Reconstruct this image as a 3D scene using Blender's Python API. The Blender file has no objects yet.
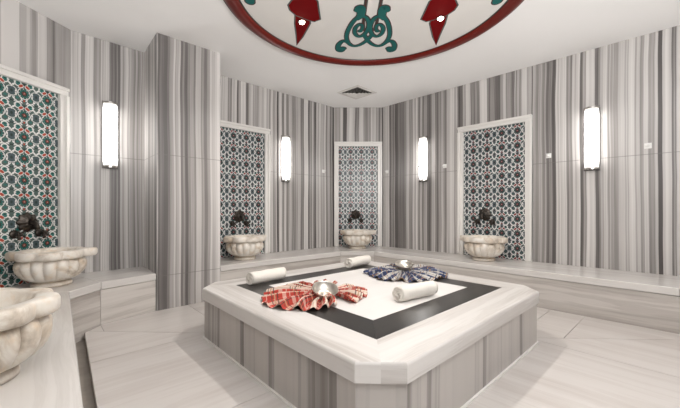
import bpy, math, random
from mathutils import Vector, Matrix
random.seed(7)
PI = math.pi
scene = bpy.context.scene
COL = scene.collection

# ------------------------------------------------------------------ materials
def new_mat(name):
    m = bpy.data.materials.new(name); m.use_nodes = True
    nt = m.node_tree; nt.nodes.clear()
    out = nt.nodes.new('ShaderNodeOutputMaterial')
    b = nt.nodes.new('ShaderNodeBsdfPrincipled')
    nt.links.new(b.outputs[0], out.inputs[0])
    return m, nt, b

class N:
    """tiny node helper"""
    def __init__(s, nt): s.nt = nt
    def node(s, t, **kw):
        n = s.nt.nodes.new(t)
        for k, v in kw.items(): setattr(n, k, v)
        return n
    def put(s, sock, v):
        if hasattr(v, 'is_output'): s.nt.links.new(v, sock)
        else: sock.default_value = v
    def math(s, op, a, b=None, c=None, clamp=False):
        n = s.node('ShaderNodeMath', operation=op, use_clamp=clamp)
        s.put(n.inputs[0], a)
        if b is not None: s.put(n.inputs[1], b)
        if c is not None: s.put(n.inputs[2], c)
        return n.outputs[0]
    def ramp(s, fac, stops, interp='LINEAR'):
        n = s.node('ShaderNodeValToRGB'); cr = n.color_ramp; cr.interpolation = interp
        while len(cr.elements) < len(stops): cr.elements.new(.5)
        for e, (p, c) in zip(cr.elements, stops):
            e.position = p; e.color = (*c, 1) if len(c) == 3 else c
        s.put(n.inputs[0], fac); return n.outputs[0]
    def mix(s, fac, a, b, mode='MIX'):
        n = s.node('ShaderNodeMix', data_type='RGBA', blend_type=mode)
        s.put(n.inputs[0], fac)
        for i, v in ((6, a), (7, b)):
            s.put(n.inputs[i], (*v, 1) if isinstance(v, tuple) and len(v) == 3 else v)
        return n.outputs[2]
    def uv(s):
        n = s.node('ShaderNodeUVMap'); n.uv_map = 'UVMap'
        sp = s.node('ShaderNodeSeparateXYZ'); s.nt.links.new(n.outputs[0], sp.inputs[0])
        return sp.outputs[0], sp.outputs[1]
    def vec(s, x, y, z=0.0):
        n = s.node('ShaderNodeCombineXYZ')
        s.put(n.inputs[0], x); s.put(n.inputs[1], y); s.put(n.inputs[2], z)
        return n.outputs[0]
    def noise(s, v, scale, detail=2, rough=.5, dist=0.0):
        n = s.node('ShaderNodeTexNoise'); s.put(n.inputs['Vector'], v)
        n.inputs['Scale'].default_value = scale; n.inputs['Detail'].default_value = detail
        n.inputs['Roughness'].default_value = rough; n.inputs['Distortion'].default_value = dist
        return n.outputs[0]
    def cells(s, w, scale):
        n = s.node('ShaderNodeTexVoronoi', voronoi_dimensions='1D'); s.put(n.inputs['W'], w)
        n.inputs['Scale'].default_value = scale
        sp = s.node('ShaderNodeSeparateColor'); s.nt.links.new(n.outputs['Color'], sp.inputs[0])
        return sp.outputs[0]

def stripe_marble(name, light, dark, k=1.0, joints=(), rough=.28, contrast=1.0, bias=0.0, mid=None):
    """marble whose veins run along v, sawn into sharp vertical stripes"""
    m, nt, b = new_mat(name); n = N(nt)
    u, v = n.uv()
    wob = n.noise(n.vec(n.math('MULTIPLY', u, 1.5), n.math('MULTIPLY', v, .5)), 1.2, 2)
    w = n.math('ADD', u, n.math('MULTIPLY', n.math('SUBTRACT', wob, .5), .05))
    w = n.math('MULTIPLY', w, k)
    v1 = n.cells(w, 7.0); v2 = n.cells(n.math('ADD', w, 3.3), 19.0); v3 = n.cells(n.math('ADD', w, 9.1), 55.0)
    soft = n.noise(n.vec(n.math('MULTIPLY', w, 5.0), n.math('MULTIPLY', v, .12)), 1.0, 5, .65)
    val = n.math('ADD', n.math('MULTIPLY', v1, .30), n.math('MULTIPLY', v2, .30))
    val = n.math('ADD', val, n.math('MULTIPLY', v3, .14))
    val = n.math('ADD', val, n.math('MULTIPLY', soft, .42))
    val = n.math('MULTIPLY_ADD', n.math('SUBTRACT', val, .58), 1.75 * contrast, .5 + bias, clamp=True)
    md = mid or tuple((a * .5 + c * .5) for a, c in zip(light, dark))
    col = n.ramp(val, [(0.0, dark), (.22, tuple(.75*a+.25*c for a, c in zip(dark, md))), (.42, md), (.62, tuple(.35*a+.65*c for a, c in zip(md, light))), (.85, light)])
    tint = n.noise(n.vec(n.math('MULTIPLY', u, .8), n.math('MULTIPLY', v, .4)), 1.3, 2)
    col = n.mix(n.math('MULTIPLY', tint, .35), col, n.mix(1.0, col, (1.0, .945, .90), 'MULTIPLY'))
    for j in joints:
        d = n.math('ABSOLUTE', n.math('SUBTRACT', v, j))
        f = n.math('MULTIPLY', n.math('LESS_THAN', d, .0045), .55)
        col = n.mix(f, col, (.16, .15, .14))
    nt.links.new(col, b.inputs['Base Color'])
    b.inputs['Roughness'].default_value = rough
    return m

def vein_marble(name, light, dark, k=1.0, amount=.5, rough=.3, sharp=0.35, warm=(.78, .66, .54), warm_amt=.0):
    """pale marble with soft long streaks along v"""
    m, nt, b = new_mat(name); n = N(nt)
    u, v = n.uv()
    wob = n.noise(n.vec(n.math('MULTIPLY', u, 1.2), n.math('MULTIPLY', v, .9)), 1.0, 3)
    w = n.math('MULTIPLY', n.math('ADD', u, n.math('MULTIPLY', n.math('SUBTRACT', wob, .5), .10)), k)
    a = n.noise(n.vec(n.math('MULTIPLY', w, 7.0), n.math('MULTIPLY', v, .35)), 1.0, 6, .62)
    c = n.noise(n.vec(n.math('MULTIPLY', w, 30.0), n.math('MULTIPLY', v, .5)), 1.0, 3, .6)
    d = n.noise(n.vec(n.math('MULTIPLY', w, 2.2), n.math('MULTIPLY', v, .6), 4.0), 1.0, 3, .5)
    val = n.math('ADD', n.math('MULTIPLY', a, .6), n.math('MULTIPLY', c, .22))
    val = n.math('ADD', val, n.math('MULTIPLY', d, .35))
    f = n.ramp(val, [(.44, (1, 1, 1)), (.52, (.62, .62, .62)), (.56, (.34, .34, .34)), (.575, (.5, .5, .5)), (.60, (.16, .16, .16)), (.70, (0, 0, 0))])
    col = n.mix(n.math('MULTIPLY', f, amount), light, dark)
    if warm_amt:
        wn = n.noise(n.vec(u, v, 2.0), 3.0, 4, .6)
        wf = n.ramp(wn, [(.45, (0, 0, 0)), (.7, (1, 1, 1))])
        col = n.mix(n.math('MULTIPLY', wf, warm_amt), col, warm)
    nt.links.new(col, b.inputs['Base Color'])
    b.inputs['Roughness'].default_value = rough
    return m

def basin_marble(name):
    m, nt, b = new_mat(name); n = N(nt)
    tc = n.node('ShaderNodeTexCoord'); p = tc.outputs['Object']
    a = n.noise(p, 5.0, 5, .6, .8); c = n.noise(p, 13.0, 4, .6, .5)
    col = n.ramp(a, [(.30, (.34, .28, .22)), (.43, (.58, .51, .43)), (.52, (.72, .67, .60)), (.75, (.78, .75, .70))])
    wf = n.ramp(c, [(.52, (0, 0, 0)), (.72, (1, 1, 1))])
    col = n.mix(n.math('MULTIPLY', wf, .45), col, (.66, .47, .28))
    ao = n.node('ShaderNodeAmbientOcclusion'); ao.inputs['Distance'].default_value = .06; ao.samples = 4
    crease_shade = n.ramp(ao.outputs['AO'], [(.25, (.62, .55, .47)), (.8, (1, 1, 1))])  # occlusion shade put into the marble colour, darker in flutes and undersides
    col = n.mix(.8, col, n.mix(1.0, col, crease_shade, 'MULTIPLY'))
    nt.links.new(col, b.inputs['Base Color'])
    b.inputs['Roughness'].default_value = .38
    return m

def plain(name, col, rough=.5, metal=0.0, noise=0.0, nscale=8.0, bump=0.0, bscale=200.0, spec=.5):
    m, nt, b = new_mat(name); n = N(nt)
    tc = n.node('ShaderNodeTexCoord')
    f = n.noise(tc.outputs['Object'], nscale, 4, .6)
    c2 = tuple(max(0, x * (1 - noise)) for x in col)
    nt.links.new(n.mix(f, col, c2), b.inputs['Base Color'])
    b.inputs['Roughness'].default_value = rough; b.inputs['Metallic'].default_value = metal; b.inputs['Specular IOR Level'].default_value = spec
    if bump:
        bp = n.node('ShaderNodeBump'); bp.inputs['Strength'].default_value = bump; bp.inputs['Distance'].default_value = .004
        nt.links.new(n.noise(tc.outputs['Object'], bscale, 2), bp.inputs['Height'])
        nt.links.new(bp.outputs[0], b.inputs['Normal'])
    return m

def glow(name, col, strength):
    m, nt, b = new_mat(name)
    n = N(nt); tc = n.node('ShaderNodeTexCoord')
    f = n.noise(tc.outputs['Object'], 60.0, 2)
    nt.links.new(n.mix(f, col, tuple(x * .9 for x in col)), b.inputs['Base Color'])
    b.inputs['Emission Color'].default_value = (*col, 1); b.inputs['Emission Strength'].default_value = strength
    b.inputs['Roughness'].default_value = .2
    return m

def crystal_glow(name, col, strength, height):
    # bright in the middle, dimmer faceted crystals toward both ends
    m, nt, b = new_mat(name); n = N(nt)
    tc = n.node('ShaderNodeTexCoord'); sp = n.node('ShaderNodeSeparateXYZ'); nt.links.new(tc.outputs['Object'], sp.inputs[0])
    d = n.math('MINIMUM', sp.outputs[2], n.math('SUBTRACT', height, sp.outputs[2]))
    e = n.math('DIVIDE', n.math('SUBTRACT', d, .02), .085, clamp=True)
    v = n.node('ShaderNodeTexVoronoi'); v.inputs['Scale'].default_value = 42.0; nt.links.new(tc.outputs['Object'], v.inputs['Vector'])
    sc = n.node('ShaderNodeSeparateColor'); nt.links.new(v.outputs['Color'], sc.inputs[0])
    low = n.math('MULTIPLY_ADD', sc.outputs[0], 1.0, .15)
    st = n.math('ADD', n.math('MULTIPLY', n.math('MULTIPLY', e, e), strength), low)
    nt.links.new(st, b.inputs['Emission Strength'])
    b.inputs['Emission Color'].default_value = (*col, 1); b.inputs['Base Color'].default_value = (.8, .8, .78, 1)
    b.inputs['Roughness'].default_value = .2
    return m

def plaid(name, base, bands_u, bands_v, period=.115):
    """woven check from the cloth's own uv: each band = (start, end, colour, strength)"""
    m, nt, b = new_mat(name); n = N(nt)
    u, v = n.uv()
    col = base
    for axis, bands in ((u, bands_u), (v, bands_v)):
        t = n.math('FRACT', n.math('DIVIDE', axis, period))
        for s, e, c, st in bands:
            f = n.math('MULTIPLY', n.math('GREATER_THAN', t, s), n.math('LESS_THAN', t, e))
            col = n.mix(n.math('MULTIPLY', f, st), col, c)
    nt.links.new(col, b.inputs['Base Color'])
    b.inputs['Roughness'].default_value = .85
    return m

WALL_L, WALL_D, WALL_M = (.62, .602, .588), (.088, .080, .078), (.325, .309, .299)
M = {}
M['wall'] = stripe_marble('striped_wall_marble', WALL_L, WALL_D, 1.35, (1.85,), .3, mid=WALL_M)
M['wall_wide'] = stripe_marble('wide_striped_wall_marble', WALL_L, WALL_D, .62, (1.85,), .3, mid=WALL_M)
M['pillar'] = stripe_marble('striped_pillar_marble', WALL_L, WALL_D, .85, (1.85, .405), .3, mid=WALL_M)
M['base'] = stripe_marble('striped_platform_marble', (.48, .452, .425), (.16, .142, .13), .85, (), .32, mid=(.42, .395, .375), contrast=.85)
M['rim'] = vein_marble('platform_rim_marble', (.68, .655, .63), (.38, .34, .31), 1.3, .75, .46)
M['bench'] = vein_marble('bench_marble', (.60, .565, .53), (.25, .215, .19), 1.1, .8, .32)
M['bench_top'] = vein_marble('bench_seat_marble', (.66, .635, .61), (.38, .35, .325), 1.0, .5, .22)
M['floor'] = vein_marble('floor_marble', (.605, .572, .548), (.38, .325, .295), .9, .5, .3, .5)
M['black'] = vein_marble('black_marble', (.018, .0165, .0155), (.06, .055, .05), 1.4, .5, .28)
M['centre'] = vein_marble('white_marble', (.79, .77, .75), (.70, .66, .63), .8, .4, .4)
M['frame'] = vein_marble('frame_marble', (.74, .72, .69), (.58, .55, .52), .8, .4, .3)
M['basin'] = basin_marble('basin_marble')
M['grout'] = plain('grout', (.20, .185, .17), .9, noise=.4, nscale=20)
M['gutter'] = plain('gutter_stone', (.36, .32, .28), .6, noise=.5, nscale=7)
M['ceil'] = plain('ceiling_plaster', (.88, .872, .862), .9, noise=.03, nscale=1.5)
M['disc'] = plain('painted_plaster', (.74, .72, .69), .8, noise=.06, nscale=3)
M['red_ring'] = plain('red_lacquer', (.135, .007, .003), .35, noise=.25, nscale=14, spec=.3)
M['dk_line'] = plain('dark_outline_paint', (.05, .055, .05), .5)
M['maroon'] = plain('maroon_outline_paint', (.06, .018, .015), .7)
M['red_paint'] = plain('red_paint', (.17, .002, .003), .8, noise=.2, spec=.08)
M['teal_paint'] = plain('teal_paint', (.022, .14, .13), .7, noise=.2, spec=.1)
M['bronze'] = plain('dark_bronze', (.085, .072, .062), .32, .85, noise=.5, nscale=30)
M['steel'] = plain('brushed_steel', (.55, .53, .5), .25, 1.0, noise=.2, nscale=20)
M['dark_steel'] = plain('dark_steel', (.16, .15, .145), .4, .6, noise=.2, nscale=20)
M['silver'] = plain('tinned_silver', (.80, .75, .68), .33, 1.0, noise=.35, nscale=35)
M['lamp_glow'] = crystal_glow('lit_crystal', (1.0, .975, .945), 13.5, .80)
M['spot_glow'] = glow('lit_spot_lens', (1.0, .86, .68), 40.0)
M['towel'] = plain('white_terry', (.80, .76, .70), .95, noise=.06, nscale=40, bump=.6, bscale=260)
M['towel_shadow'] = plain('terry_fold', (.55, .51, .46), .95)
M['vent_dark'] = plain('vent_cavity', (.05, .045, .04), .8)
M['vent'] = plain('vent_paint', (.66, .64, .61), .6)
M['hook'] = plain('white_enamel', (.85, .84, .82), .25)
M['t_white'] = plain('tile_white_glaze', (.72, .72, .70), .32)
M['t_ground'] = plain('tile_slate_glaze', (.085, .10, .11), .32, noise=.4, nscale=30)
M['t_green'] = plain('tile_green_glaze', (.02, .075, .072), .32)
M['t_blue'] = plain('tile_blue_glaze', (.055, .085, .095), .32)
M['t_dark'] = plain('tile_dark_glaze', (.022, .012, .016), .32)
M['t_red'] = plain('tile_red_glaze', (.22, .035, .035), .32)
M['t_ground_g'] = plain('tile_sage_glaze', (.085, .135, .122), .32, noise=.4, nscale=30)
M['t_green_g'] = plain('tile_teal_glaze', (.018, .15, .13), .32)
M['t_dark_g'] = plain('tile_bottle_glaze', (.016, .032, .028), .32)
M['t_red_g'] = plain('tile_coral_glaze', (.42, .06, .03), .32)
M['red_cloth'] = plaid('red_check_cloth', (.44, .045, .03),
    [(.0, .36, (.72, .62, .52), .94), (.15, .19, (.40, .22, .13), .7), (.43, .47, (.08, .035, .03), .85), (.54, .58, (.08, .035, .03), .75), (.72, .82, (.66, .50, .40), .6)],
    [(.05, .22, (.72, .62, .52), .45), (.40, .46, (.07, .04, .03), .75), (.52, .58, (.42, .28, .16), .8), (.64, .69, (.07, .04, .03), .7), (.86, .90, (.72, .62, .52), .5)])
M['blue_cloth'] = plaid('blue_check_cloth', (.028, .048, .13),
    [(.0, .27, (.62, .59, .54), .92), (.11, .15, (.2, .18, .17), .7), (.46, .51, (.26, .15, .07), .9), (.60, .66, (.015, .02, .04), .8), (.78, .86, (.55, .50, .42), .7)],
    [(.05, .20, (.60, .57, .52), .45), (.42, .50, (.02, .025, .06), .75), (.60, .66, (.34, .20, .09), .85), (.84, .9, (.02, .025, .05), .6)])

# ------------------------------------------------------------------ mesh builder
class MB:
    def __init__(s): s.v = []; s.f = []; s.m = []; s.uvf = []
    def add(s, vs, fs, mat=0, uvs=None):
        """uvs: optional per-vertex uv list"""
        o = len(s.v); s.v += [tuple(p) for p in vs]
        for f in fs:
            s.f.append([o + i for i in f]); s.m.append(mat)
            s.uvf.append([uvs[i] for i in f] if uvs else None)
        return s
    def prism(s, pts, z0, z1, mat=0):
        n = len(pts)
        a = sum(pts[i][0] * pts[(i+1) % n][1] - pts[(i+1) % n][0] * pts[i][1] for i in range(n))
        if a < 0: pts = pts[::-1]
        vs = [(x, y, z0) for x, y in pts] + [(x, y, z1) for x, y in pts]
        fs = [list(range(n))[::-1], list(range(n, 2*n))] + [[i, (i+1) % n, n+(i+1) % n, n+i] for i in range(n)]
        return s.add(vs, fs, mat)
    def box(s, c, d, mat=0, rot=0.0, mtx=None):
        hx, hy, hz = d[0]/2, d[1]/2, d[2]/2
        vs = [Vector((x, y, z)) for z in (-hz, hz) for x, y in ((-hx, -hy), (hx, -hy), (hx, hy), (-hx, hy))]
        R = mtx or Matrix.Rotation(rot, 3, 'Z')
        vs = [R @ p + Vector(c) for p in vs]
        return s.add(vs, [[3,2,1,0],[4,5,6,7],[0,1,5,4],[1,2,6,5],[2,3,7,6],[3,0,4,7]], mat)
    def lathe(s, prof, seg=32, mat=0, axis=None, rfun=None, loc=(0, 0, 0), cap0=True, cap1=True):
        """prof [(r,z)]; rfun(theta, r, z, i)->r"""
        R = Matrix.Identity(3)
        if axis is not None: R = Vector((0, 0, 1)).rotation_difference(Vector(axis)).to_matrix()
        vs = []; L = Vector(loc)
        for i, (r, z) in enumerate(prof):
            for k in range(seg):
                t = 2*PI*k/seg; rr = rfun(t, r, z, i) if rfun else r
                vs.append(R @ Vector((rr*math.cos(t), rr*math.sin(t), z)) + L)
        fs = [[i*seg+k, i*seg+(k+1) % seg, (i+1)*seg+(k+1) % seg, (i+1)*seg+k] for i in range(len(prof)-1) for k in range(seg)]
        if cap0: fs.append(list(range(seg))[::-1])
        if cap1: fs.append([(len(prof)-1)*seg+k for k in range(seg)])
        return s.add(vs, fs, mat)
    def tube(s, pts, rad, seg=10, mat=0):
        pts = [Vector(p) for p in pts]; rads = rad if isinstance(rad, (list, tuple)) else [rad]*len(pts)
        vs = []; up = Vector((.13, .21, 1)).normalized()
        for i, p in enumerate(pts):
            d = (pts[min(i+1, len(pts)-1)] - pts[max(i-1, 0)]).normalized()
            a = d.cross(up)
            if a.length < .05: a = d.cross(Vector((1, 0, 0)))
            a.normalize(); b = d.cross(a)
            for k in range(seg):
                t = 2*PI*k/seg; vs.append(p + (a*math.cos(t) + b*math.sin(t))*rads[i])
        fs = [[i*seg+k, i*seg+(k+1) % seg, (i+1)*seg+(k+1) % seg, (i+1)*seg+k] for i in range(len(pts)-1) for k in range(seg)]
        fs += [list(range(seg))[::-1], [(len(pts)-1)*seg+k for k in range(seg)]]
        return s.add(vs, fs, mat)
    def build(s, name, mats, parent=None, off=(0, 0, 0), side='vert', along=(0, 1), smooth=False, bevel=0.0, uvo=None, segs=2, angle=40):
        if not isinstance(mats, (list, tuple)): mats = [mats]
        off = Vector(off)
        me = bpy.data.meshes.new(name)
        me.from_pydata([Vector(p) - off for p in s.v], [], s.f)
        for mt in mats: me.materials.append(mt)
        uo = uvo if uvo is not None else (random.uniform(0, 40), random.uniform(0, 40))
        al = Vector((along[0], along[1], 0)).normalized(); sd = Vector((al.y, -al.x, 0))
        lay = me.uv_layers.new(name='UVMap')
        for poly, mi, given in zip(me.polygons, s.m, s.uvf):
            poly.material_index = mi; poly.use_smooth = smooth
            n = poly.normal
            for j, li in enumerate(poly.loop_indices):
                if given: lay.data[li].uv = given[j]; continue
                p = Vector(s.v[poly.vertices[j]])
                if abs(n.z) > .7: q = (p.dot(sd), p.dot(al))
                else:
                    t = Vector((-n.y, n.x, 0)).normalized() if n.xy.length > 1e-6 else Vector((1, 0, 0))
                    q = (p.dot(t), p.z) if side == 'vert' else (p.z, p.dot(t))
                lay.data[li].uv = (q[0] + uo[0], q[1] + uo[1])
        o = bpy.data.objects.new(name, me); COL.objects.link(o)
        if parent: o.parent = parent
        if bevel:
            b = o.modifiers.new('bevel', 'BEVEL'); b.width = bevel; b.segments = segs; b.limit_method = 'ANGLE'; b.angle_limit = math.radians(angle)
        return o

def tag(o, label=None, cat=None, group=None, kind=None):
    for k, v in (('label', label), ('category', cat), ('group', group), ('kind', kind)):
        if v: o[k] = v
    return o
def thing(name, loc, rz, label, cat, group=None):
    o = bpy.data.objects.new(name, None); COL.objects.link(o); o.empty_display_size = .1
    o.location = loc; o.rotation_euler = (0, 0, rz)
    return tag(o, label, cat, group)
def dup(root, loc, rz, label, group=None):
    def cp(o, par):
        c = o.copy(); COL.objects.link(c)
        if par: c.parent = par
        for ch in [x for x in bpy.data.objects if x.parent == o]: cp(ch, c)
        return c
    r = cp(root, None); r.location = loc; r.rotation_euler = (0, 0, rz); r['label'] = label
    if group: r['group'] = group
    return r

# ------------------------------------------------------------------ plan of the room (metres; camera over the origin, looking along +Y)
CEIL, HB = 3.28, .44
P = dict(backL=(-.12, 6.66), backR=(.86, 6.66), rc=(4.03, 3.49), re=(4.03, .75),
         D=(-2.06, 4.865), C=(-1.60, 4.345), B=(-2.16, 3.83), A=(-2.60, 4.32), nc=(-3.13, 3.78), nf=(-3.318, 2.756), fl=(-.90, -.04))
def v2(a): return Vector((a[0], a[1]))
def wall_frame(a, b):
    """unit direction a->b and the normal that points into the room (room lies to the right of a->b)"""
    d = (v2(b) - v2(a)).normalized(); return d, Vector((d.y, -d.x))
def wall(name, a, b, mat, ext=0.0):
    d, n = wall_frame(a, b); a, b = v2(a), v2(b)
    mb = MB(); t = .12
    mb.prism([tuple(a), tuple(b), tuple(b - n*t), tuple(a - n*t)], -.12, CEIL + .05)
    o = mb.build(name, mat, side='vert', uvo=(random.uniform(0, 40), 0.0))
    return tag(o, kind='structure')
wall('wall_back', P['backL'], P['backR'], M['wall_wide'])
wall('wall_right', P['backR'], P['rc'], M['wall'])
wall('wall_far_right', P['rc'], P['re'], M['wall'])
wall('wall_back_left', P['D'], P['backL'], M['wall'])
wall('wall_left', P['nc'], P['A'], M['wall'])
wall('wall_left_niche', P['nf'], P['nc'], M['wall_wide'])
wall('wall_front_left', P['fl'], P['nf'], M['wall'])
mb = MB(); mb.prism([P['A'], P['B'], P['C'], P['D'], (-2.5, 4.95)], -.05, CEIL + .05)
tag(mb.build('wall_pillar', M['pillar'], side='vert', uvo=(3.7, 0.0)), kind='structure')

outline = [P['backL'], P['backR'], P['rc'], P['re'], (2.6, -.9), (-.2, -.9), P['fl'], P['nf'], P['nc'], (-2.66, 4.85)]
mb = MB(); mb.prism([(x*1.03, (y-3)*1.03+3) for x, y in outline], CEIL, CEIL + .1)
tag(mb.build('ceiling', M['ceil']), kind='structure')

# floor: large slabs split by joints, over a sunk gutter by the left bench
def split(poly, p, d):
    """convex polygon -> (left part, right part) of the line through p along d"""
    L, R = [], []
    n = len(poly)
    sd = lambda q: d[0]*(q[1]-p[1]) - d[1]*(q[0]-p[0])
    for i in range(n):
        a, b = poly[i], poly[(i+1) % n]; sa, sb = sd(a), sd(b)
        if sa >= 0: L.append(a)
        if sa <= 0: R.append(a)
        if sa*sb < 0:
            t = sa/(sa-sb); q = (a[0]+(b[0]-a[0])*t, a[1]+(b[1]-a[1])*t); L.append(q); R.append(q)
    return L, R
def inset(poly, w):
    a = sum(poly[i][0]*poly[(i+1) % len(poly)][1]-poly[(i+1) % len(poly)][0]*poly[i][1] for i in range(len(poly)))
    if a < 0: poly = poly[::-1]
    out = poly
    for i in range(len(poly)):
        p, q = v2(poly[i]), v2(poly[(i+1) % len(poly)])
        if (q-p).length < 1e-4: continue
        d = (q-p).normalized(); nn = Vector((-d.y, d.x))
        out = split(out, tuple(p + nn*w), tuple(d))[0]
        if len(out) < 3: return []
    return out
PC = Vector((.255, 3.09)); PTH = math.radians(-2.2)
def pl(x, y):
    c, s_ = math.cos(PTH), math.sin(PTH); return (PC.x + c*x - s_*y, PC.y + s_*x + c*y)
ax = (math.cos(PTH), math.sin(PTH)); ay = (-ax[1], ax[0])
q1 = ((ax[0]+ay[0])*.7071, (ax[1]+ay[1])*.7071)      # away to the right
q2 = ((ax[0]-ay[0])*.7071, (ax[1]-ay[1])*.7071)      # toward the right
SLAB = [(-2.47, 3.40), (-2.475, 3.15), (.35, -.18), (1.2, -.7), (2.6, -.7), (3.28, .75), (3.28, 3.1), (.62, 5.84), (0, 5.84), (-1.59, 4.39), (-1.62, 4.38), (-2.16, 3.85)]
front_left = []
rear, front = split(SLAB, tuple(PC), ax)
fl_, fr_ = split(front, tuple(PC), ay)
rl_, rr_ = split(rear, tuple(PC), ay)
def strips(poly, base, d, offs):
    res = []; cur = poly; perp = (-d[1], d[0])
    for o in offs:
        a, b = split(cur, (base[0]+perp[0]*o, base[1]+perp[1]*o), d)
        res.append(b); cur = a
    res.append(cur); return [r for r in res if len(r) > 2]
floor_mb = {}
fl_slabs = strips(fl_, pl(-1.52, .02), q1, [-2.6, -1.3, 0.0])
fr_slabs = strips(fr_, pl(1.50, .02), q2, [-.02, 1.3, 2.6])
rl_slabs = strips(rl_, (-1.478, 3.61), (-q2[0], -q2[1]), [-.9, 0.0, .9])
rr_slabs = strips(rr_, (2.16, 3.545), q1, [-1.2, -.33, 0, 1.1])
mb = MB()
for grp, d in ((fl_slabs, q1), (fr_slabs, q2), (rl_slabs, q1), (rr_slabs, q2)):
    for sl in grp:
        sl = inset(sl, .0022)
        if len(sl) < 3: continue
        uo = (random.uniform(0, 30), random.uniform(0, 30))
        n = len(sl)
        vs = [(x, y, 0) for x, y in sl] + [(x, y, -.05) for x, y in sl]
        uv = [(x*d[1]-y*d[0]+uo[0], x*d[0]+y*d[1]+uo[1]) for x, y in sl]*2
        mb.add(vs, [list(range(n))] + [[i, n+i, n+(i+1) % n, (i+1) % n] for i in range(n)], 0, uv)
# bed of grout below the joints
bed = inset(SLAB, .02)
mb.add([(x, y, -.006) for x, y in bed], [list(range(len(bed)))], 1)
tag(mb.build('floor', [M['floor'], M['grout']]), kind='structure')
mb = MB(); mb.prism([(x*1.02, (y-3)*1.02+3) for x, y in outline], -.12, -.07)
tag(mb.build('trim_1', M['gutter']), kind='structure')

# ------------------------------------------------------------------ built-in benches
def bench(name, segs, label):
    c = sum((v2(s[0]) for s in segs), Vector((0, 0)))/len(segs)
    root = thing(name, (c.x, c.y, -.07), 0, label, 'bench'); off = (c.x, c.y, -.07)
    def edge(i, o):
        def ln(k):
            f0, f1, w1, w0 = segs[k]; d = (v2(f1)-v2(f0)).normalized(); n = Vector((d.y, -d.x))
            if n.dot(v2(w0)-v2(f0)) > 0: n = -n
            return v2(f0)-n*o, d
        def meet(A, B):
            (p, d), (q, e) = A, B; k = ((q.x-p.x)*e.y-(q.y-p.y)*e.x)/(d.x*e.y-d.y*e.x); return p + d*k
        p, d = ln(i); f0, f1 = segs[i][0], segs[i][1]
        a = meet(ln(i-1), (p, d)) if i > 0 else p
        b = meet((p, d), ln(i+1)) if i < len(segs)-1 else p + d*(v2(f1)-v2(f0)).length
        return a, b
    for i, (f0, f1, w1, w0) in enumerate(segs):
        d = (v2(f1)-v2(f0)).normalized()
        n = Vector((d.y, -d.x))                       # out of the bench, toward the room or the wall
        if n.dot(v2(w0)-v2(f0)) > 0: n = -n
        f0i, f1i = edge(i, .007)
        f0d, f1d = edge(i, .30)
        g = .0012
        a, b_ = v2(f0)+d*g, v2(f1)-d*g
        mb = MB(); mb.prism([tuple(a), tuple(b_), w1, w0], HB-.078, HB)
        mb.build('seat_slab', M['bench_top'], root, off, side='horiz', along=tuple(d), bevel=.008)
        mb = MB(); mb.prism([tuple(f0i+d*g), tuple(f1i-d*g), tuple(f1d), tuple(f0d)], -.07, HB-.082)
        mb.build('front_panel', M['bench'], root, off, side='horiz', along=tuple(d), bevel=.003)
    return root
bench('stone_bench', [((-1.598, 4.349), (.011, 5.81), (-.12, 6.66), (-2.055, 4.87)),
                      ((.011, 5.81), (.608, 5.81), (.86, 6.66), (-.12, 6.66)),
                      ((.608, 5.81), (3.25, 3.11), (4.03, 3.49), (.86, 6.66)),
                      ((3.25, 3.11), (3.25, .75), (4.03, .75), (4.03, 3.49))],
      'long built-in grey marble bench running right of the pillar, behind the platform')
bench('stone_bench', [((-2.163, 3.825), (-2.48, 3.375), (-3.13, 3.78), (-2.602, 4.318)),
                      ((-2.48, 3.375), (-2.492, 2.992), (-3.318, 2.756), (-3.13, 3.78)),
                      ((-2.492, 2.992), (-.55, .744), (-1.14, .235), (-3.318, 2.756))],
      'built-in pale marble bench at the left, carrying the two left basins, left of the pillar')

# ------------------------------------------------------------------ heated platform
plat = thing('marble_platform', (PC.x, PC.y, 0), PTH, 'low square marble platform with cut corners and a black inlaid band, mid-room', 'platform')
def octo(a, c): return [(a*(sx*ux), a*(sy*uy)) for sx, sy, ux, uy in ()] or _octo(a, c)
def _octo(a, c):
    r2 = math.sqrt(.5); pts = []
    for u, v in ((-a, -a+c), (-a+c, -a), (a-c, -a), (a, -a+c), (a, a-c), (a-c, a), (-a+c, a), (-a, a-c)):
        pts.append((r2*(u-v), r2*(u+v)))
    return pts
HP = .465
def rot45(u, v): r2 = math.sqrt(.5); return (r2*(u-v), r2*(u+v))
A_, C_ = 1.172, .178
o_out = _octo(A_, C_); o_base = _octo(A_-.016, C_-.006)
# base: one veneer panel for each of the eight faces
for i in range(8):
    p, q = v2(o_base[i]), v2(o_base[(i+1) % 8]); d = (q-p).normalized(); n = Vector((d.y, -d.x))
    if n.dot(p) < 0: n = -n
    mb = MB(); mb.prism([tuple(p), tuple(q), tuple(q-n*.05-d*.02), tuple(p-n*.05+d*.02)], 0, HP-.104)
    mb.build('side_panel', M['base'], plat, side='vert', along=tuple(d), bevel=.002)
# plinth bead along the floor
o_pl = _octo(A_-.002, C_)
o_pi = _octo(A_-.03, C_)
mb = MB()
for i in range(8):
    j = (i+1) % 8; mb.prism([o_pl[i], o_pl[j], o_pi[j], o_pi[i]], 0, .012)
mb.build('floor_bead', M['frame'], plat)
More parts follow.
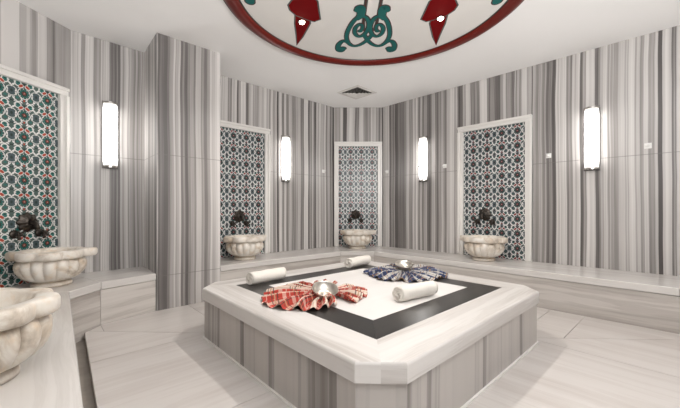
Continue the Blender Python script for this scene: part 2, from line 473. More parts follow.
# rim: four slabs mitred at the band's corners
b_out = .892; b_in = .666
for k in range(4):
    R = lambda u, v: rot45(*[(u, v), (-v, u), (-u, -v), (v, -u)][k])
    h = A_ - C_
    pts = [R(-b_out, -b_out), R(b_out, -b_out), R(A_-C_/2, -A_+C_/2), R(h, -A_), R(-h, -A_), R(-A_+C_/2, -A_+C_/2)]
    dd = v2(R(1, 0))
    def outer(e):
        a2, c2 = A_-e, C_-e*.586
        return [R(a2-c2/2, -a2+c2/2), R(a2-c2, -a2), R(-a2+c2, -a2), R(-a2+c2/2, -a2+c2/2)]
    inn = [R(-b_out, -b_out), R(b_out, -b_out)]
    mb = MB(); lay = []
    for e, z in ((.0, HP-.104), (.0, HP-.016), (.002, HP-.009), (.006, HP-.003), (.013, HP)):
        lay += [(x, y, z) for x, y in inn + outer(e)]
    fs = [[5, 4, 3, 2, 1, 0], [24+j for j in range(6)]]
    for l in range(4):
        fs += [[l*6+j, l*6+(j+1) % 6, (l+1)*6+(j+1) % 6, (l+1)*6+j] for j in range(6)]
    mb.add(lay, fs)
    mb.build('rim_slab', M['rim'], plat, side='horiz', along=tuple(dd))
    g = .0012
    pts = [R(-b_in, -b_in), R(b_in, -b_in), R(b_out-g*2, -b_out+g), R(-b_out+g*2, -b_out+g)]
    mb = MB(); mb.prism(pts, HP-.05, HP-.0005); mb.build('black_band', M['black'], plat, side='horiz', along=tuple(dd))
for j in range(2):
    w = b_in*2/2
    v0 = -b_in + j*w
    mb = MB(); mb.prism([rot45(-b_in+.001, v0+.001), rot45(b_in-.001, v0+.001), rot45(b_in-.001, v0+w-.001), rot45(-b_in+.001, v0+w-.001)], HP-.05, HP)
    mb.build('centre_slab', M['centre'], plat, side='horiz', along=rot45(1, 0))
mb = MB(); mb.prism(_octo(b_out+.05, .05), .2, HP-.052); mb.build('core', M['grout'], plat)

# ------------------------------------------------------------------ tiled niches
def circ(mb, cx, cy, r, z, mat, xf, n=14, sy=1.0, rot=0.0, sx=1.0):
    c, s_ = math.cos(rot), math.sin(rot)
    vs = []
    for k in range(n):
        a = 2*PI*k/n; x, y = r*sx*math.cos(a), r*sy*math.sin(a)
        vs.append(xf(cx + c*x - s_*y, cy + s_*x + c*y, z))
    mb.add(vs, [list(range(n))], mat)
def ring(mb, cx, cy, r0, r1, a0, a1, z, mat, xf, n=14):
    vs = []
    for k in range(n+1):
        a = a0 + (a1-a0)*k/n
        for r in (r0, r1): vs.append(xf(cx + r*math.cos(a), cy + r*math.sin(a), z))
    mb.add(vs, [[2*k, 2*k+1, 2*k+3, 2*k+2] for k in range(n)], mat)
T_MATS = [M['t_ground'], M['t_white'], M['t_green'], M['t_blue'], M['t_dark'], M['t_red']]
T_MATS_GREEN = [M['t_ground_g'], M['t_white'], M['t_green_g'], M['t_blue'], M['t_dark_g'], M['t_red_g']]
def tile_motif(mb, x0, z0, T, y0):
    """one glazed tile: big dark flower in the middle, small blue buds on the sides, arcs and red leaf pairs above and below"""
    def xf(x, y, k): return (x0 + x*T, y0 + k*.0004, z0 + y*T)
    W_, G_, B_, D_, R_ = 1, 2, 3, 4, 5
    for sx in (-1, 1):
        h = 0 if sx < 0 else PI
        # half bud with its white outline on the tile edge
        ring(mb, sx*.5, 0, .20, .230, -PI/2+h, PI/2+h, 1, W_, xf, 8)
        for R0, R1, k, mt in ((.14, .18, 3, B_), (.05, .07, 4, D_)):
            vs = [xf(sx*.5, 0, k)] + [xf(sx*.5 - sx*R0*math.cos(-PI/2+PI*q/8), R1*math.sin(-PI/2+PI*q/8), k) for q in range(9)]
            mb.add(vs, [list(range(10)) if sx < 0 else list(range(10))[::-1]], mt)
        # ringed green leaves above the flower, curling stems round them
        ring(mb, sx*.25, .42, .105, .155, 0, 2*PI, 1, W_, xf, 14)
        circ(mb, sx*.25, .42, .10, 2, G_, xf, 12)
        circ(mb, sx*.25, .455, .045, 3, D_, xf, 8, .6)
        ring(mb, sx*.33, .20, .15, .185, PI*(.55 if sx < 0 else .45), PI*(1.45 if sx < 0 else -.45), 1, W_, xf, 8)
        ring(mb, sx*.25, -.27, .13, .17, PI*(.9 if sx < 0 else .1), PI*(2.2 if sx < 0 else -1.2), 1, W_, xf, 10)
        circ(mb, sx*.27, -.25, .06, 2, G_, xf, 8, .8)
        circ(mb, sx*.42, .30, .07, 2, W_, xf, 8, .45, sx*2.2)
        circ(mb, sx*.43, -.30, .08, 2, W_, xf, 8, .38, sx*.9)
        circ(mb, sx*.46, -.43, .05, 2, D_, xf, 8, .7, 0)
        # red leaf pair
        circ(mb, sx*.125, .315, .125, 3, W_, xf, 10, .72, -sx*.6)
        circ(mb, sx*.135, .320, .105, 4, R_, xf, 10, .58, -sx*.6)
        circ(mb, sx*.12, -.42, .07, 3, W_, xf, 8, .5, sx*.8)
    ring(mb, 0, 0, .235, .268, PI*.70, PI*2.30, 1, W_, xf, 18)
    circ(mb, 0, 0, .215, 2, D_, xf, 16)
    for k in range(9):
        t = 2*PI*k/9 + .35; circ(mb, .150*math.cos(t), .150*math.sin(t), .055, 3, G_, xf, 8, .8, t)
        t += PI/9; circ(mb, .215*math.cos(t), .215*math.sin(t), .045, 4, W_, xf, 6, .30, t)
    circ(mb, 0, 0, .125, 5, D_, xf, 12)
    for k in range(5):
        t = 2*PI*k/5 + PI/2; circ(mb, .045*math.cos(t), .01+.045*math.sin(t), .034, 6, R_, xf, 7, .55, t)
    circ(mb, 0, .01, .016, 7, W_, xf, 6)
    for sx in (-1, 1):
        for (cx, cy, r_, sy, rt) in ((.335, .06, .085, .34, 1.9), (.335, -.09, .08, .34, 1.2), (.20, .245, .075, .36, -.5), (.10, -.29, .07, .40, .9), (.37, .44, .06, .40, .3), (.36, -.40, .075, .36, -.6), (.05, .36, .05, .5, 1.2)):
            circ(mb, sx*cx, cy, r_, 3, W_, xf, 8, sy, sx*rt)
    circ(mb, 0, .42, .05, 4, D_, xf, 8, 1.3); circ(mb, 0, -.33, .04, 3, R_, xf, 8, 1.3)
def niche(origin_wall, s_mid, width, label, mats, T=.22):
    a, b = origin_wall; d, n = wall_frame(a, b)
    m = v2(a) + d*s_mid; rz = math.atan2(n.y, n.x) - PI/2
    root = thing('tiled_niche', (m.x, m.y, HB), rz, label, 'tile panel', 'tiled wall niches')
    w = width/2; jw = .09; top = 2.57 - HB
    # marble surround (local x along wall, y out of the wall)
    for nm, pts in (('frame_jamb', None), ):
        for sx in (-1, 1):
            mb = MB()
            mb.box((sx*(w-jw/2), .022, top/2-jw/2), (jw, .044, top-jw))
            mb.box((sx*(w-.018), .03, top/2-jw/2+.01), (.036, .06, top-jw+.02-.04))
            mb.build('frame_jamb', M['frame'], root, side='vert', bevel=.005)
    mb = MB(); mb.box((0, .022, top-jw/2), (width, .044, jw)); mb.box((0, .03, top-.018), (width, .06, .036))
    mb.build('frame_lintel', M['frame'], root, side='horiz', bevel=.005)
    wi = width - 2*jw; hi = top - jw
    mb = MB()
    mb.add([(-wi/2, .004, 0), (wi/2, .004, 0), (wi/2, .004, hi), (-wi/2, .004, hi)], [[3, 2, 1, 0]], 0)
    mb2 = MB(); rows = int(hi/T) + 1
    x_start = -wi/2
    ncol = int(wi/T) + 1
    for r in range(rows):
        for c in range(ncol):
            tile_motif(mb2, x_start + (c+.5)*T, hi - (r+.5)*T, T, .0045)
    # trim motifs to the panel
    for f, mi in zip(mb2.f, mb2.m):
        poly = [mb2.v[i] for i in f]; y = poly[0][1]
        pp = [(p[0], p[2]) for p in poly]
        if min(p[0] for p in pp) < -wi/2 or max(p[0] for p in pp) > wi/2 or min(p[1] for p in pp) < 0 or max(p[1] for p in pp) > hi:
            ar = sum(pp[i][0]*pp[(i+1) % len(pp)][1]-pp[(i+1) % len(pp)][0]*pp[i][1] for i in range(len(pp)))
            if ar < 0: pp = pp[::-1]
            for pt, dr in (((-wi/2, 0), (0, -1)), ((wi/2, 0), (0, 1)), ((0, 0), (1, 0)), ((0, hi), (-1, 0))):
                pp = split(pp, pt, dr)[0]
                if len(pp) < 3: break
            if len(pp) < 3: continue
        mb.add([(p[0], y, p[1]) for p in pp], [list(range(len(pp)))], mi)
    mb.build('tile_panel', mats, root)
    return root, m, d, n, rz
def along_of(a, b, p): return (v2(p)-v2(a)).dot((v2(b)-v2(a)).normalized())
W_right = (P['backR'], P['rc']); W_back = (P['backL'], P['backR']); W_bl = (P['D'], P['backL']); W_left = (P['nc'], P['A']); W_ln = (P['nf'], P['nc'])
nR = niche(W_right, along_of(*W_right, (2.395, 5.105)), 1.11, 'tall blue and white tiled panel in a pale marble frame on the right wall', T_MATS)
nB = niche(W_back, .49, .976, 'narrow tiled panel in a marble frame on the short rear wall, straight ahead', T_MATS)
e_bl = along_of(*W_bl, (-1.232, 5.626))
nBL = niche(W_bl, e_bl-.555, 1.11, 'tiled panel in a marble frame just right of the striped pillar', T_MATS)
L_ln = (v2(W_ln[1])-v2(W_ln[0])).length
nLN = niche(W_ln, L_ln-.062-.50, 1.0, 'green and red tiled panel at the far left edge, behind the left basin', T_MATS_GREEN)

# ------------------------------------------------------------------ basins
def make_basin(loc, rz, label):
    root = thing('wash_basin', loc, rz, label, 'basin', 'fluted marble wash basins')
    NL = 16
    def flute(t, r, z, i):
        if z < .062 or z > .262: return r
        k = min(1, (z-.06)/.05)*min(1, (.27-z)/.03)
        return r*(1 - .12*k*(1-abs(math.cos(NL*t/2))**.75))
    prof = [(.135, .05), (.150, .056), (.185, .068), (.218, .088), (.245, .114), (.265, .145), (.277, .178), (.280, .205), (.276, .230), (.264, .250), (.250, .262), (.246, .285)]
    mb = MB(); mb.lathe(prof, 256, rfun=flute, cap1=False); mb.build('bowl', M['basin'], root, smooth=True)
    def lobes(t, r, z, i):
        q = abs(math.cos(4*t))**.85
        e = .058*math.exp(-((PI-abs((t % (2*PI))))/.20)**2) + .025*math.exp(-(min(t, 2*PI-t)/.20)**2)
        return r + .005 - .040*(1-q) + e
    prof = [(.250, .270), (.285, .272), (.298, .282), (.303, .30), (.303, .335), (.297, .348), (.285, .352)]
    mb = MB(); mb.lathe(prof, 128, rfun=lobes, cap0=False, cap1=False)
    o = len(mb.v) - 128
    inner = [(.222, .352), (.212, .346), (.202, .32), (.18, .25), (.14, .19), (.07, .165), (.02, .16)]
    seg = 128
    vs = []
    for r, z in inner:
        for k in range(seg):
            t = 2*PI*k/seg; vs.append((r*math.cos(t), r*math.sin(t), z))
    fs = [[i*seg+k, i*seg+(k+1) % seg, (i+1)*seg+(k+1) % seg, (i+1)*seg+k] for i in range(len(inner)-1) for k in range(seg)]
    fs.append([(len(inner)-1)*seg+k for k in range(seg)])
    b0 = len(mb.v); mb.add(vs, fs)
    mb.f += [[o+k, o+(k+1) % seg, b0+(k+1) % seg, b0+k] for k in range(seg)]; mb.m += [0]*seg; mb.uvf += [None]*seg
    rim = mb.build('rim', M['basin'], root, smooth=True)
    mb = MB(); mb.lathe([(.150, 0), (.160, .006), (.160, .028), (.150, .036), (.140, .045), (.135, .052)], 48)
    mb.build('foot', M['basin'], root, smooth=True)
    for o in (rim,):
        pass
    return root
def basin_at(nw, ds=0.0, out=.35):
    _, m, d, n, rz = nw; p = m + d*ds + n*out; return (p.x, p.y, HB)
pR = (2.144, 4.846, HB)
bas = make_basin((pR[0]-.0, pR[1], HB), nR[4]+PI, 'fluted cream marble basin in front of the tiled panel on the right wall')
dup(bas, (.339, 6.29, HB), nB[4], 'fluted cream marble basin on the bench at the centre of the rear wall')
dup(bas, (-1.444, 4.94, HB), nBL[4], 'fluted cream marble basin beside the pillar, with its lip toward the lit wall lamp')
dup(bas, (-2.88, 3.25, HB), math.radians(38+180), 'whole fluted marble basin on the left bench, below the green and red tiles')
dup(bas, (-1.612, 1.41, HB), math.radians(119), 'large foreground marble basin cut off by the left edge, nearest the camera')

# ------------------------------------------------------------------ taps
def make_taps(loc, rz, label):
    root = thing('wall_tap', loc, rz, label, 'tap', 'dark bronze wall taps')
    mb = MB(); pet = lambda t, r, z, i: r*(1+.10*math.cos(8*t))
    mb.lathe([(.092, 0), (.096, .009), (.084, .018), (.058, .024), (.05, .040), (.024, .05)], 48, axis=(0, 1, 0), rfun=pet, loc=(0, 0, .115))
    mb.build('rosette', M['bronze'], root, smooth=True)
    mb = MB(); mb.tube([(0, .03, .10), (0, .07, .112), (0, .11, .105), (0, .13, .075), (0, .135, .04)], [.024, .024, .021, .019, .023], 12)
    mb.lathe([(.012, 0), (.018, .012), (.012, .03), (.016, .038), (.006, .05)], 14, loc=(0, .075, .125))
    mb.build('spout', M['bronze'], root, smooth=True)
    for sx in (-1, 1):
        mb = MB(); x = sx*.115
        mb.lathe([(.042, 0), (.044, .006), (.034, .014), (.020, .02), (.018, .06), (.024, .066), (.024, .078), (.012, .084)], 28, axis=(0, 1, 0), loc=(x, 0, 0))
        mb.tube([(x, .05, -.005), (x, .062, -.03), (x, .068, -.055)], [.014, .013, .015], 10)
        v = mb.build('valve', M['bronze'], root, smooth=True)
        mb = MB()
        for k in range(4):
            t = PI/4 + k*PI/2
            mb.tube([(x, .088, 0), (x+.026*math.cos(t), .09, .026*math.sin(t)), (x+.044*math.cos(t), .09, .044*math.sin(t))], [.008, .007, .011], 8)
        mb.lathe([(.014, 0), (.014, .012), (.006, .02)], 12, axis=(0, 1, 0), loc=(x, .082, 0))
        mb.build('handle', M['bronze'], v, smooth=True)
    return root
def on_panel(nw, ds, z):
    _, m, d, n, rz = nw; p = m + d*ds + n*.008; return (p.x, p.y, z), rz
def u_on(nw, u):                                                # where along a niche a bearing from the room's entrance meets it
    _, m, d, n, rz = nw; k = u
    # (m + d s).x = k (m + d s).y
    return (k*m.y - m.x)/(d.x - k*d.y)
l, r = on_panel(nR, u_on(nR, .447), 1.0); tap = make_taps(l, r, 'dark bronze tap set on the tiles above the right wall basin')
l, r = on_panel(nB, u_on(nB, .048), .97); dup(tap, l, r, 'dark bronze tap set on the narrow rear panel above the middle basin')
l, r = on_panel(nBL, u_on(nBL, -.311), .97); dup(tap, l, r, 'dark bronze tap set above the basin beside the pillar')
l, r = on_panel(nLN, u_on(nLN, -.965), .95); t4 = dup(tap, l, r, 'dark bronze tap set on the green and red tiles at far left')

# ------------------------------------------------------------------ wall lamps
def make_lamp(loc, rz, label):
    root = thing('wall_lamp', loc, rz, label, 'lamp', 'lit half-round wall lamps'); H = .80; R = .078
    mb = MB(); mb.box((0, .009, H/2), (.166, .018, H+.03)); mb.build('back_plate', M['dark_steel'], root, bevel=.003)
    for z in (-.004, H-.018):
        mb = MB(); pts = [(R*1.06*math.cos(PI*k/20), .016+R*1.06*math.sin(PI*k/20)) for k in range(21)]
        mb.prism(pts, z, z+.022); mb.build('end_cap', M['steel'], root, bevel=.002)
    mb = MB(); na, nz = 24, 88; vs = []
    for j in range(nz+1):
        z = .018 + (H-.036)*j/nz
        for i in range(na+1):
            t = PI*i/na
            rr = R*(.93 + .07*abs(math.sin(6*t))*abs(math.sin(PI*22*j/nz)))
            vs.append((rr*math.cos(t), .016+rr*math.sin(t), z))
    fs = [[j*(na+1)+i, j*(na+1)+i+1, (j+1)*(na+1)+i+1, (j+1)*(na+1)+i] for j in range(nz) for i in range(na)]
    mb.add(vs, fs); mb.build('crystal_shade', M['lamp_glow'], root)
    return root
def on_wall(Wl, k, z, o=0.0):
    a, b = Wl; d, n = wall_frame(a, b); a = v2(a); s_ = (k*a.y - a.x)/(d.x - k*d.y); p = a + d*s_ + n*o
    return (p.x, p.y, z), math.atan2(n.y, n.x) - PI/2
l, r = on_wall(W_right, .775, 1.715); lamp = make_lamp(l, r, 'tall lit wall lamp on the right wall, right of the tiled panel')
l, r = on_wall(W_right, .258, 1.715); dup(lamp, l, r, 'tall lit wall lamp between the rear tiled panel and the right tiled panel')
l, r = on_wall(W_bl, -.169, 1.70); dup(lamp, l, r, 'tall lit wall lamp between the pillar-side panel and the rear panel')
l, r = on_wall(W_left, -.708, 1.715); dup(lamp, l, r, 'tall lit wall lamp on the left wall, left of the pillar')

# robe hooks
def make_hook(loc, rz, label):
    root = thing('robe_hook', loc, rz, label, 'hook', 'small white robe hooks')
    mb = MB(); mb.box((0, .005, 0), (.066, .01, .066)); mb.build('plate', M['hook'], root, bevel=.004)
    mb = MB(); mb.tube([(0, .008, 0), (0, .03, -.004), (0, .045, .004)], [.013, .012, .014], 10)
    mb.lathe([(.018, 0), (.022, .006), (.016, .014)], 14, axis=(0, 1, 0), loc=(0, .042, .004)); mb.build('peg', M['hook'], root, smooth=True)
    return root
l, r = on_wall(W_right, .9477, 1.95); hook = make_hook(l, r, 'small white robe hook furthest right, past the right wall lamp')
for Wl, k, lab in ((W_right, .642, 'small white robe hook between the right tiled panel and its right lamp'),
                   (W_right, .323, 'small white robe hook just left of the right tiled panel'),
                   (W_right, .1455, 'small white robe hook just right of the rear tiled panel'),
                   (W_bl, -.0514, 'small white robe hook just left of the rear tiled panel')):
    l, r = on_wall(Wl, k, 1.95); dup(hook, l, r, lab)

# ------------------------------------------------------------------ rolled towels
def make_towel(loc, rz, label):
    root = thing('rolled_towel', loc, rz, label, 'towel', 'rolled white towels')
    R, L = .068, .40
    mb = MB(); turns = 4.2; ns = 120; nl = 14
    pitch = (R-.010)/turns
    rnd = random.Random(3)
    def P_(k, l, inner):
        t = turns*2*PI*k/ns; r = .010 + pitch*t/(2*PI) - (pitch*.80 if inner else 0)
        r = max(r, .003)
        x = -L/2 + L*l/nl
        edge = .006*math.sin(t*1.7+(0 if l < 2 else 2)) if l in (0, nl) else 0
        bump = 1 + .030*math.sin(l*1.3+t*2) + .02*math.sin(l*.7+t)
        return (x+edge, r*bump*math.cos(t-1.2), R + .001 + r*bump*math.sin(t-1.2)*(.97))
    vs = []
    for l in range(nl+1):
        for k in range(ns+1): vs.append(P_(k, l, False))
    o = len(vs)
    for l in range(nl+1):
        for k in range(ns+1): vs.append(P_(k, l, True))
    w = ns+1; fs = []
    for l in range(nl):
        for k in range(ns):
            a = l*w+k; fs.append([a, a+1, a+w+1, a+w]); fs.append([o+a+w, o+a+w+1, o+a+1, o+a])
    for k in range(ns):
        fs.append([o+k, o+k+1, k+1, k]); a = nl*w+k; fs.append([a, a+1, o+a+1, o+a])
    for l in range(nl):
        a = l*w+ns; fs.append([a, a+w, o+a+w, o+a])
    mb.add(vs, fs); mb.build('towel_roll', M['towel'], root, smooth=False)
    return root
tw = make_towel((-.735, 3.275, HP), math.atan2(.30, .27), 'rolled white towel at the left corner of the platform, on the black band')
for o in [x for x in bpy.data.objects if x.parent == tw]:
    for p in o.data.polygons: p.use_smooth = True
dup(tw, (.235, 4.17, HP), math.atan2(.36, .31), 'rolled white towel at the far corner of the platform')
dup(tw, (.622, 2.665, HP), math.atan2(.22, .33), 'rolled white towel on the near right of the white slab, before the blue cloth')

# ------------------------------------------------------------------ pleated cloths with bowls
def make_cloth(name, loc, rfun, gaps, npl, mat, label, seed, a0=0.0):
    root = thing(name, loc, 0, label, 'towel')
    rnd = random.Random(seed)
    mb = MB(); per = 8; nr = 12; K = npl*per
    lens = [rnd.uniform(.93, 1.05) for _ in range(npl+1)]; hs = [rnd.uniform(.7, 1.25) for _ in range(npl+1)]
    vs = []; uv = []; ok = []
    for k in range(K+1):
        t = 2*PI*k/K + a0; ph = k/per
        i = int(ph) % npl; f = ph - int(ph)
        tri = f/.68 if f < .68 else (1-f)/.32   # leaning fold: long flank, short flank
        tri = tri*tri*(3-2*tri)
        L = rfun(math.degrees(t) % 360)*(lens[i]*(1-.0) )
        h = .056*hs[i]
        swirl = .10*math.sin(3*t+seed)
        for j in range(nr+1):
            s_ = j/nr; r = .035 + (L-.035)*s_
            amp = h*min(1, .25+1.1*s_)*(1-.35*max(0, s_-.75)/.25)
            lift = .030*(1-s_)**1.5
            lean = (tri-.5)*.0
            tt = t + swirl*s_*.3 + .04*math.sin(9*s_+i)*s_
            vs.append((r*math.cos(tt), r*math.sin(tt), .003 + lift + amp*tri)); uv.append((ph*.100, r*.62 + (i % 3)*.010))
    for k in range(K):
        t = math.degrees(2*PI*(k+.5)/K + a0) % 360
        if any(g0 <= t <= g1 for g0, g1 in gaps): continue
        for j in range(nr):
            a = k*(nr+1)+j; mb.add([vs[a], vs[a+nr+1], vs[a+nr+2], vs[a+1]], [[3, 2, 1, 0]], 0, [uv[a], uv[a+nr+1], uv[a+nr+2], uv[a+1]])
    o = mb.build('pleated_cloth', mat, root, smooth=False)
    so = o.modifiers.new('thick', 'SOLIDIFY'); so.thickness = .002; so.offset = 0
    return root
def interp(tab):
    def f(a):
        for (a0, r0), (a1, r1) in zip(tab, tab[1:]):
            if a0 <= a <= a1: return r0 + (r1-r0)*(a-a0)/(a1-a0)
        return tab[-1][1]
    return f
rf = interp([(0, .34), (27, .36), (80, .40), (140, .42), (180, .53), (215, .52), (247, .47), (280, .38), (300, .36), (335, .33), (360, .34)])
make_cloth('pleated_towel', (-.12, 2.76, HP), rf, [(289, 312), (52, 74)], 26, M['red_cloth'], 'red checked cloth fan-pleated into a rosette, near left on the platform', 2)
bf = interp([(0, .42), (60, .30), (90, .27), (130, .33), (180, .46), (225, .50), (260, .52), (300, .50), (340, .48), (360, .42)])
make_cloth('pleated_towel', (.73, 3.74, HP), bf, [(70, 95)], 30, M['blue_cloth'], 'blue checked cloth fan-pleated into a rosette, at the right rear of the platform', 5)
def make_bowl(loc, rz, label, tilt):
    o = None
    mb = MB(); prof = [(.012, .012), (.028, .010), (.03, .002), (.055, .004), (.085, .022), (.100, .050), (.104, .060), (.106, .060), (.102, .048), (.088, .019), (.058, .0), (.0, -.001)][::-1]
    prof = [(.001, -.001)] + prof[1:] + [(.001, .014)]
    mb.lathe(prof, 40, cap0=False, cap1=False)
    o = mb.build('metal_bowl', M['silver'], None, smooth=True)
    o.location = loc; o.rotation_euler = (tilt[0], tilt[1], rz)
    return tag(o, label, 'bowl', 'tinned metal bowls')
make_bowl((-.125, 2.63, HP+.044), 0, 'shallow silver metal bowl resting on the red checked cloth', (math.radians(20), math.radians(8), 0))
b2 = make_bowl((.735, 3.735, HP+.050), .6, 'shallow silver metal bowl resting on the blue checked cloth', (math.radians(10), math.radians(-6), 0))

# ------------------------------------------------------------------ ceiling medallion
CX, CY = .335, 3.19
med = thing('ceiling_medallion', (CX, CY, CEIL), 0, 'round painted ceiling medallion with a red ring, above the platform', 'ceiling medallion')
mb = MB(); prof = []
for k in range(13):
    t = PI*k/12; prof.append((1.412 - .073*math.cos(t), -.045*math.sin(t)))
mb.lathe(prof, 160, cap0=False, cap1=False)
mb.lathe([(1.327, -.004), (1.345, -.008), (1.345, 0)], 160, 1, cap0=False, cap1=False)
mb.lathe([(1.482, -.002), (1.495, -.008), (1.500, 0)], 160, 1, cap0=False, cap1=False)
mb.build('ring_moulding', [M['red_ring'], M['dk_line']], med, smooth=True)
mb = MB(); mb.add([(1.35*math.cos(2*PI*k/120), 1.35*math.sin(2*PI*k/120), -.002) for k in range(120)], [list(range(120))[::-1]], 0)
def catmull(pts, n=8, closed=False):
    out = []; m = len(pts)
    rng = range(m) if closed else range(m-1)
    g = (lambda i: pts[i % m]) if closed else (lambda i: pts[max(0, min(m-1, i))])
    for i in rng:
        p0, p1, p2, p3 = g(i-1), g(i), g(i+1), g(i+2)
        for k in range(n):
            t = k/n
            out.append(tuple(.5*(2*p1[c] + (p2[c]-p0[c])*t + (2*p0[c]-5*p1[c]+4*p2[c]-p3[c])*t*t + (3*p1[c]-p0[c]-3*p2[c]+p3[c])*t**3) for c in (0, 1)))
    if not closed: out.append(pts[-1])
    return out
def ribbon(mb, pts, wfun, z, mat):
    n = len(pts); vs = []
    for i, p in enumerate(pts):
        a, b = v2(pts[max(0, i-1)]), v2(pts[min(n-1, i+1)]); d = (b-a).normalized(); nn = Vector((-d.y, d.x)); w = wfun(i/(n-1))
        vs += [(p[0]+nn.x*w, p[1]+nn.y*w, z), (p[0]-nn.x*w, p[1]-nn.y*w, z)]
    mb.add(vs, [[2*i, 2*i+1, 2*i+3, 2*i+2] for i in range(n-1)], mat)
def blob(mb, pts, z, mat, grow=0.0):
    c = (sum(p[0] for p in pts)/len(pts), sum(p[1] for p in pts)/len(pts))
    n = len(pts); vs = []
    ar = sum(pts[i][0]*pts[(i+1) % n][1]-pts[(i+1) % n][0]*pts[i][1] for i in range(n)); sg = 1 if ar > 0 else -1
    for i, p in enumerate(pts):
        d = (v2(pts[(i+1) % n])-v2(pts[i-1])).normalized(); nn = Vector((d.y, -d.x))*sg
        vs.append((p[0]+nn.x*grow, p[1]+nn.y*grow, z))
    vs.append((c[0], c[1], z)); mb.add(vs, [[i, (i+1) % n, n] for i in range(n)], mat)
S_main = [(-.075, .685), (-.02, .82), (.053, .917), (.122, .947), (.181, .903), (.220, .786), (.222, .653), (.185, .484), (.131, .356), (.073, .31), (.019, .329), (-.016, .426), (-.019, .544), (.017, .669), (.078, .718), (.126, .653), (.13, .544), (.09, .465), (.054, .475), (.047, .544), (.07, .60)]
S_tail = [(.173, .91), (.228, .838), (.276, .831), (.325, .928), (.327, 1.045), (.290, 1.075), (.268, 1.01)]
S_fin = [(.131, .37), (.086, .30), (.078, .215), (.088, .165), (.112, .168), (.122, .20)]
leaf = [(-.882, .93), (-.852, .70), (-.836, .45), (-.812, .30), (-.745, .33), (-.672, .37), (-.672, .44), (-.72, .56), (-.79, .73)]
tul = [(-.803, .29), (-.852, .20), (-.858, .12), (-.80, .03), (-.70, -.02), (-.60, -.01), (-.565, .06), (-.562, .22), (-.556, .365), (-.62, .402), (-.68, .375)]
AXS = -.031
lev = [0]
def scroll(xf):
    for pts, w in ((S_tail, lambda t: .022 + .012*t), (S_fin, lambda t: .026 + .02*math.sin(PI*t)), (S_main, lambda t: .022 if t < .7 else .022 - .02*(t-.7))):
        for sx in (1, -1):
            q = catmull([((p[0]-AXS)*sx, p[1]) for p in pts]); q = [xf(p) for p in q]
            lev[0] -= .0004; z = lev[0]
            ribbon(mb, q, lambda t: w(t)+.010, -.0035+z*.2, 3); ribbon(mb, q, w, -.0060+z, 2)
            for e in ((q[-1], w(1)),): 
                cc = [(e[0][0]+(e[1]+.018)*math.cos(2*PI*k/14), e[0][1]+(e[1]+.018)*math.sin(2*PI*k/14)) for k in range(14)]; blob(mb, cc, -.0036+z*.2, 3)
                cc = [(e[0][0]+(e[1]+.010)*math.cos(2*PI*k/14), e[0][1]+(e[1]+.010)*math.sin(2*PI*k/14)) for k in range(14)]; blob(mb, cc, -.0062+z, 2)
    for sx in (1, -1):
        q = [xf((sx*.075, y)) for y in (-.0, .2, .42)] + [xf((sx*.06, .60))]
        ribbon(mb, q, lambda t: .020, -.0033, 1); ribbon(mb, q, lambda t: .008, -.0042, 3)
for k in range(2):
    a = k*PI; lev[0] = 0
    xf = lambda p, a=a: (math.cos(a)*p[0]+math.sin(a)*p[1], -math.sin(a)*p[0]+math.cos(a)*p[1])
    scroll(xf)
for sx in (-1, 1):
    q = [(sx*1.235 + .045*math.cos(2*PI*k/16), .055*math.sin(2*PI*k/16) + .055) for k in range(16)]; blob(mb, q, -.0034, 3, .012); blob(mb, q, -.0048, 2)
    ribbon(mb, catmull([(sx*1.215, .07), (sx*1.18, -.03), (sx*1.10, -.10), (sx*1.0, -.06)]), lambda t: .032, -.0037, 3)
    ribbon(mb, catmull([(sx*1.215, .07), (sx*1.18, -.03), (sx*1.10, -.10), (sx*1.0, -.06)]), lambda t: .022, -.0052, 2)
def flower(mx, my):
    f = lambda pts: [((p[0])*mx, p[1]*my) for p in pts]
    blob(mb, f(leaf), -.0036, 1, .016); blob(mb, f(leaf), -.0050, 4)
    blob(mb, f(tul), -.0053, 1, .016); blob(mb, f(tul), -.0064, 4)
for mx in (1, -1):
    for my in (1, -1): flower(mx, my)
md = mb.build('painted_disc', [M['disc'], M['dk_line'], M['teal_paint'], M['maroon'], M['red_paint']], med)
# keep every painted face looking down into the room
for p in md.data.polygons:
    if p.normal.z > 0: p.flip()

def make_spot(loc, label):
    root = thing('ceiling_spotlight', loc, 0, label, 'spotlight', 'recessed halogen spotlights')
    mb = MB(); mb.lathe([(.030, 0), (.040, -.003), (.043, -.010), (.036, -.014), (.027, -.010)], 28, cap0=False, cap1=False); mb.build('trim_ring', M['steel'], root, smooth=True)
    mb = MB(); mb.lathe([(.0285, -.006), (.0275, -.016), (.022, -.024), (.012, -.029), (.002, -.031)], 20, cap0=False); mb.build('lens', M['spot_glow'], root, smooth=True)
    return root
sp = make_spot((CX-.755, CY+.40, CEIL-.006), 'small glowing spotlight in the left red flower of the ceiling medallion')
dup(sp, (CX+.755, CY+.33, CEIL-.006), 0, 'small glowing spotlight in the right red flower of the ceiling medallion')

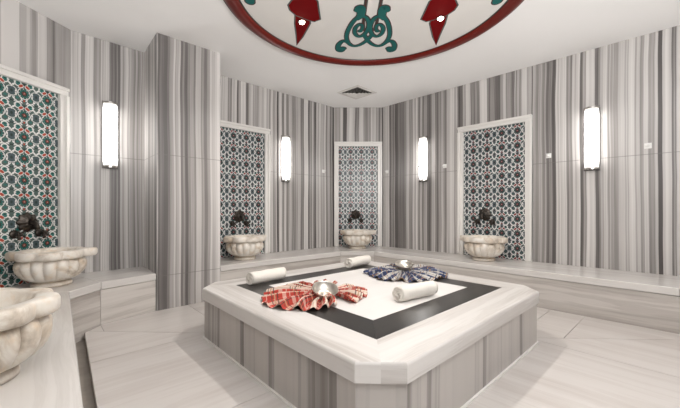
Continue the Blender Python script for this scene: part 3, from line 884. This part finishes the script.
# ------------------------------------------------------------------ ceiling vent
vent = thing('ceiling_vent', (.30, 5.80, CEIL), PI/4, 'square louvred air vent set diagonally in the ceiling near the rear wall', 'air vent')
mb = MB(); S = .255
for k in range(4):
    R = Matrix.Rotation(k*PI/2, 3, 'Z')
    vs = [R @ Vector(p) for p in ((-S, -S, -.004), (S, -S, -.004), (S-.05, -S+.05, -.014), (-S+.05, -S+.05, -.014))]
    mb.add(vs, [[0, 3, 2, 1]])
    vs = [R @ Vector(p) for p in ((-S, -S, 0), (S, -S, 0), (S, -S, -.004), (-S, -S, -.004))]; mb.add(vs, [[0, 1, 2, 3]])
mb.build('flange', M['vent'], vent)
mb = MB(); mb.box((0, 0, -.001), (.41, .41, .002)); mb.build('cavity', M['vent_dark'], vent)
for j, s_ in enumerate((.185, .145, .105, .065)):
    mb = MB()
    for k in range(4):
        R = Matrix.Rotation(k*PI/2, 3, 'Z')
        vs = [R @ Vector(p) for p in ((-s_, -s_, -.022), (s_, -s_, -.022), (s_-.026, -s_+.026, -.004), (-s_+.026, -s_+.026, -.004))]
        mb.add(vs, [[0, 1, 2, 3]])
    mb.build('louvre', M['vent'], vent)

# ------------------------------------------------------------------ light
def lamp_obj(name, kind, loc, energy, col, **kw):
    d = bpy.data.lights.new(name, kind); d.energy = energy; d.color = col
    for k, v in kw.items(): setattr(d, k, v)
    o = bpy.data.objects.new(name, d); COL.objects.link(o); o.location = loc; return o
lamp_obj('centre_downlight', 'SPOT', (CX, CY, CEIL-.07), 155, (1, .945, .89), spot_size=math.radians(150), spot_blend=.6, shadow_soft_size=.035)
for x, y in ((-.755, .40), (.755, .33)):
    lamp_obj('spot_beam', 'SPOT', (CX+x, CY+y, CEIL-.03), 22, (1, .88, .74), spot_size=math.radians(120), spot_blend=.8, shadow_soft_size=.03)
up = lamp_obj('added_ceiling_fill', 'AREA', (1.2, -.75, 2.0), 330, (1, .99, .98), shape='RECTANGLE', size=2.4, size_y=1.0)  # added fill lamp behind the camera, aimed up to brighten the ceiling
up.rotation_euler = (Vector((0, 0, -1)).rotation_difference(Vector((-.15, .45, 1.0)))).to_euler()
w = bpy.data.worlds.new('soft_interior'); scene.world = w; w.use_nodes = True
bg = w.node_tree.nodes['Background']; bg.inputs[0].default_value = (1.0, 1.0, 1.0, 1); bg.inputs[1].default_value = .45

# ------------------------------------------------------------------ camera
cd = bpy.data.cameras.new('camera'); cam = bpy.data.objects.new('camera', cd); COL.objects.link(cam)
cam.location = (0, 0, 1.2); cam.rotation_euler = (PI/2, 0, 0)
cd.sensor_fit = 'HORIZONTAL'; cd.sensor_width = 36.0; cd.lens = 36.0*325/680
cd.shift_y = (209-204)/680.0
cd.clip_start = .02
scene.camera = cam
scene.view_settings.view_transform = 'Standard'
scene.view_settings.look = 'None'
scene.view_settings.exposure = -0.05
scene.cycles.max_bounces = 8; scene.cycles.diffuse_bounces = 5; scene.cycles.glossy_bounces = 3
scene.cycles.sample_clamp_indirect = 6.0
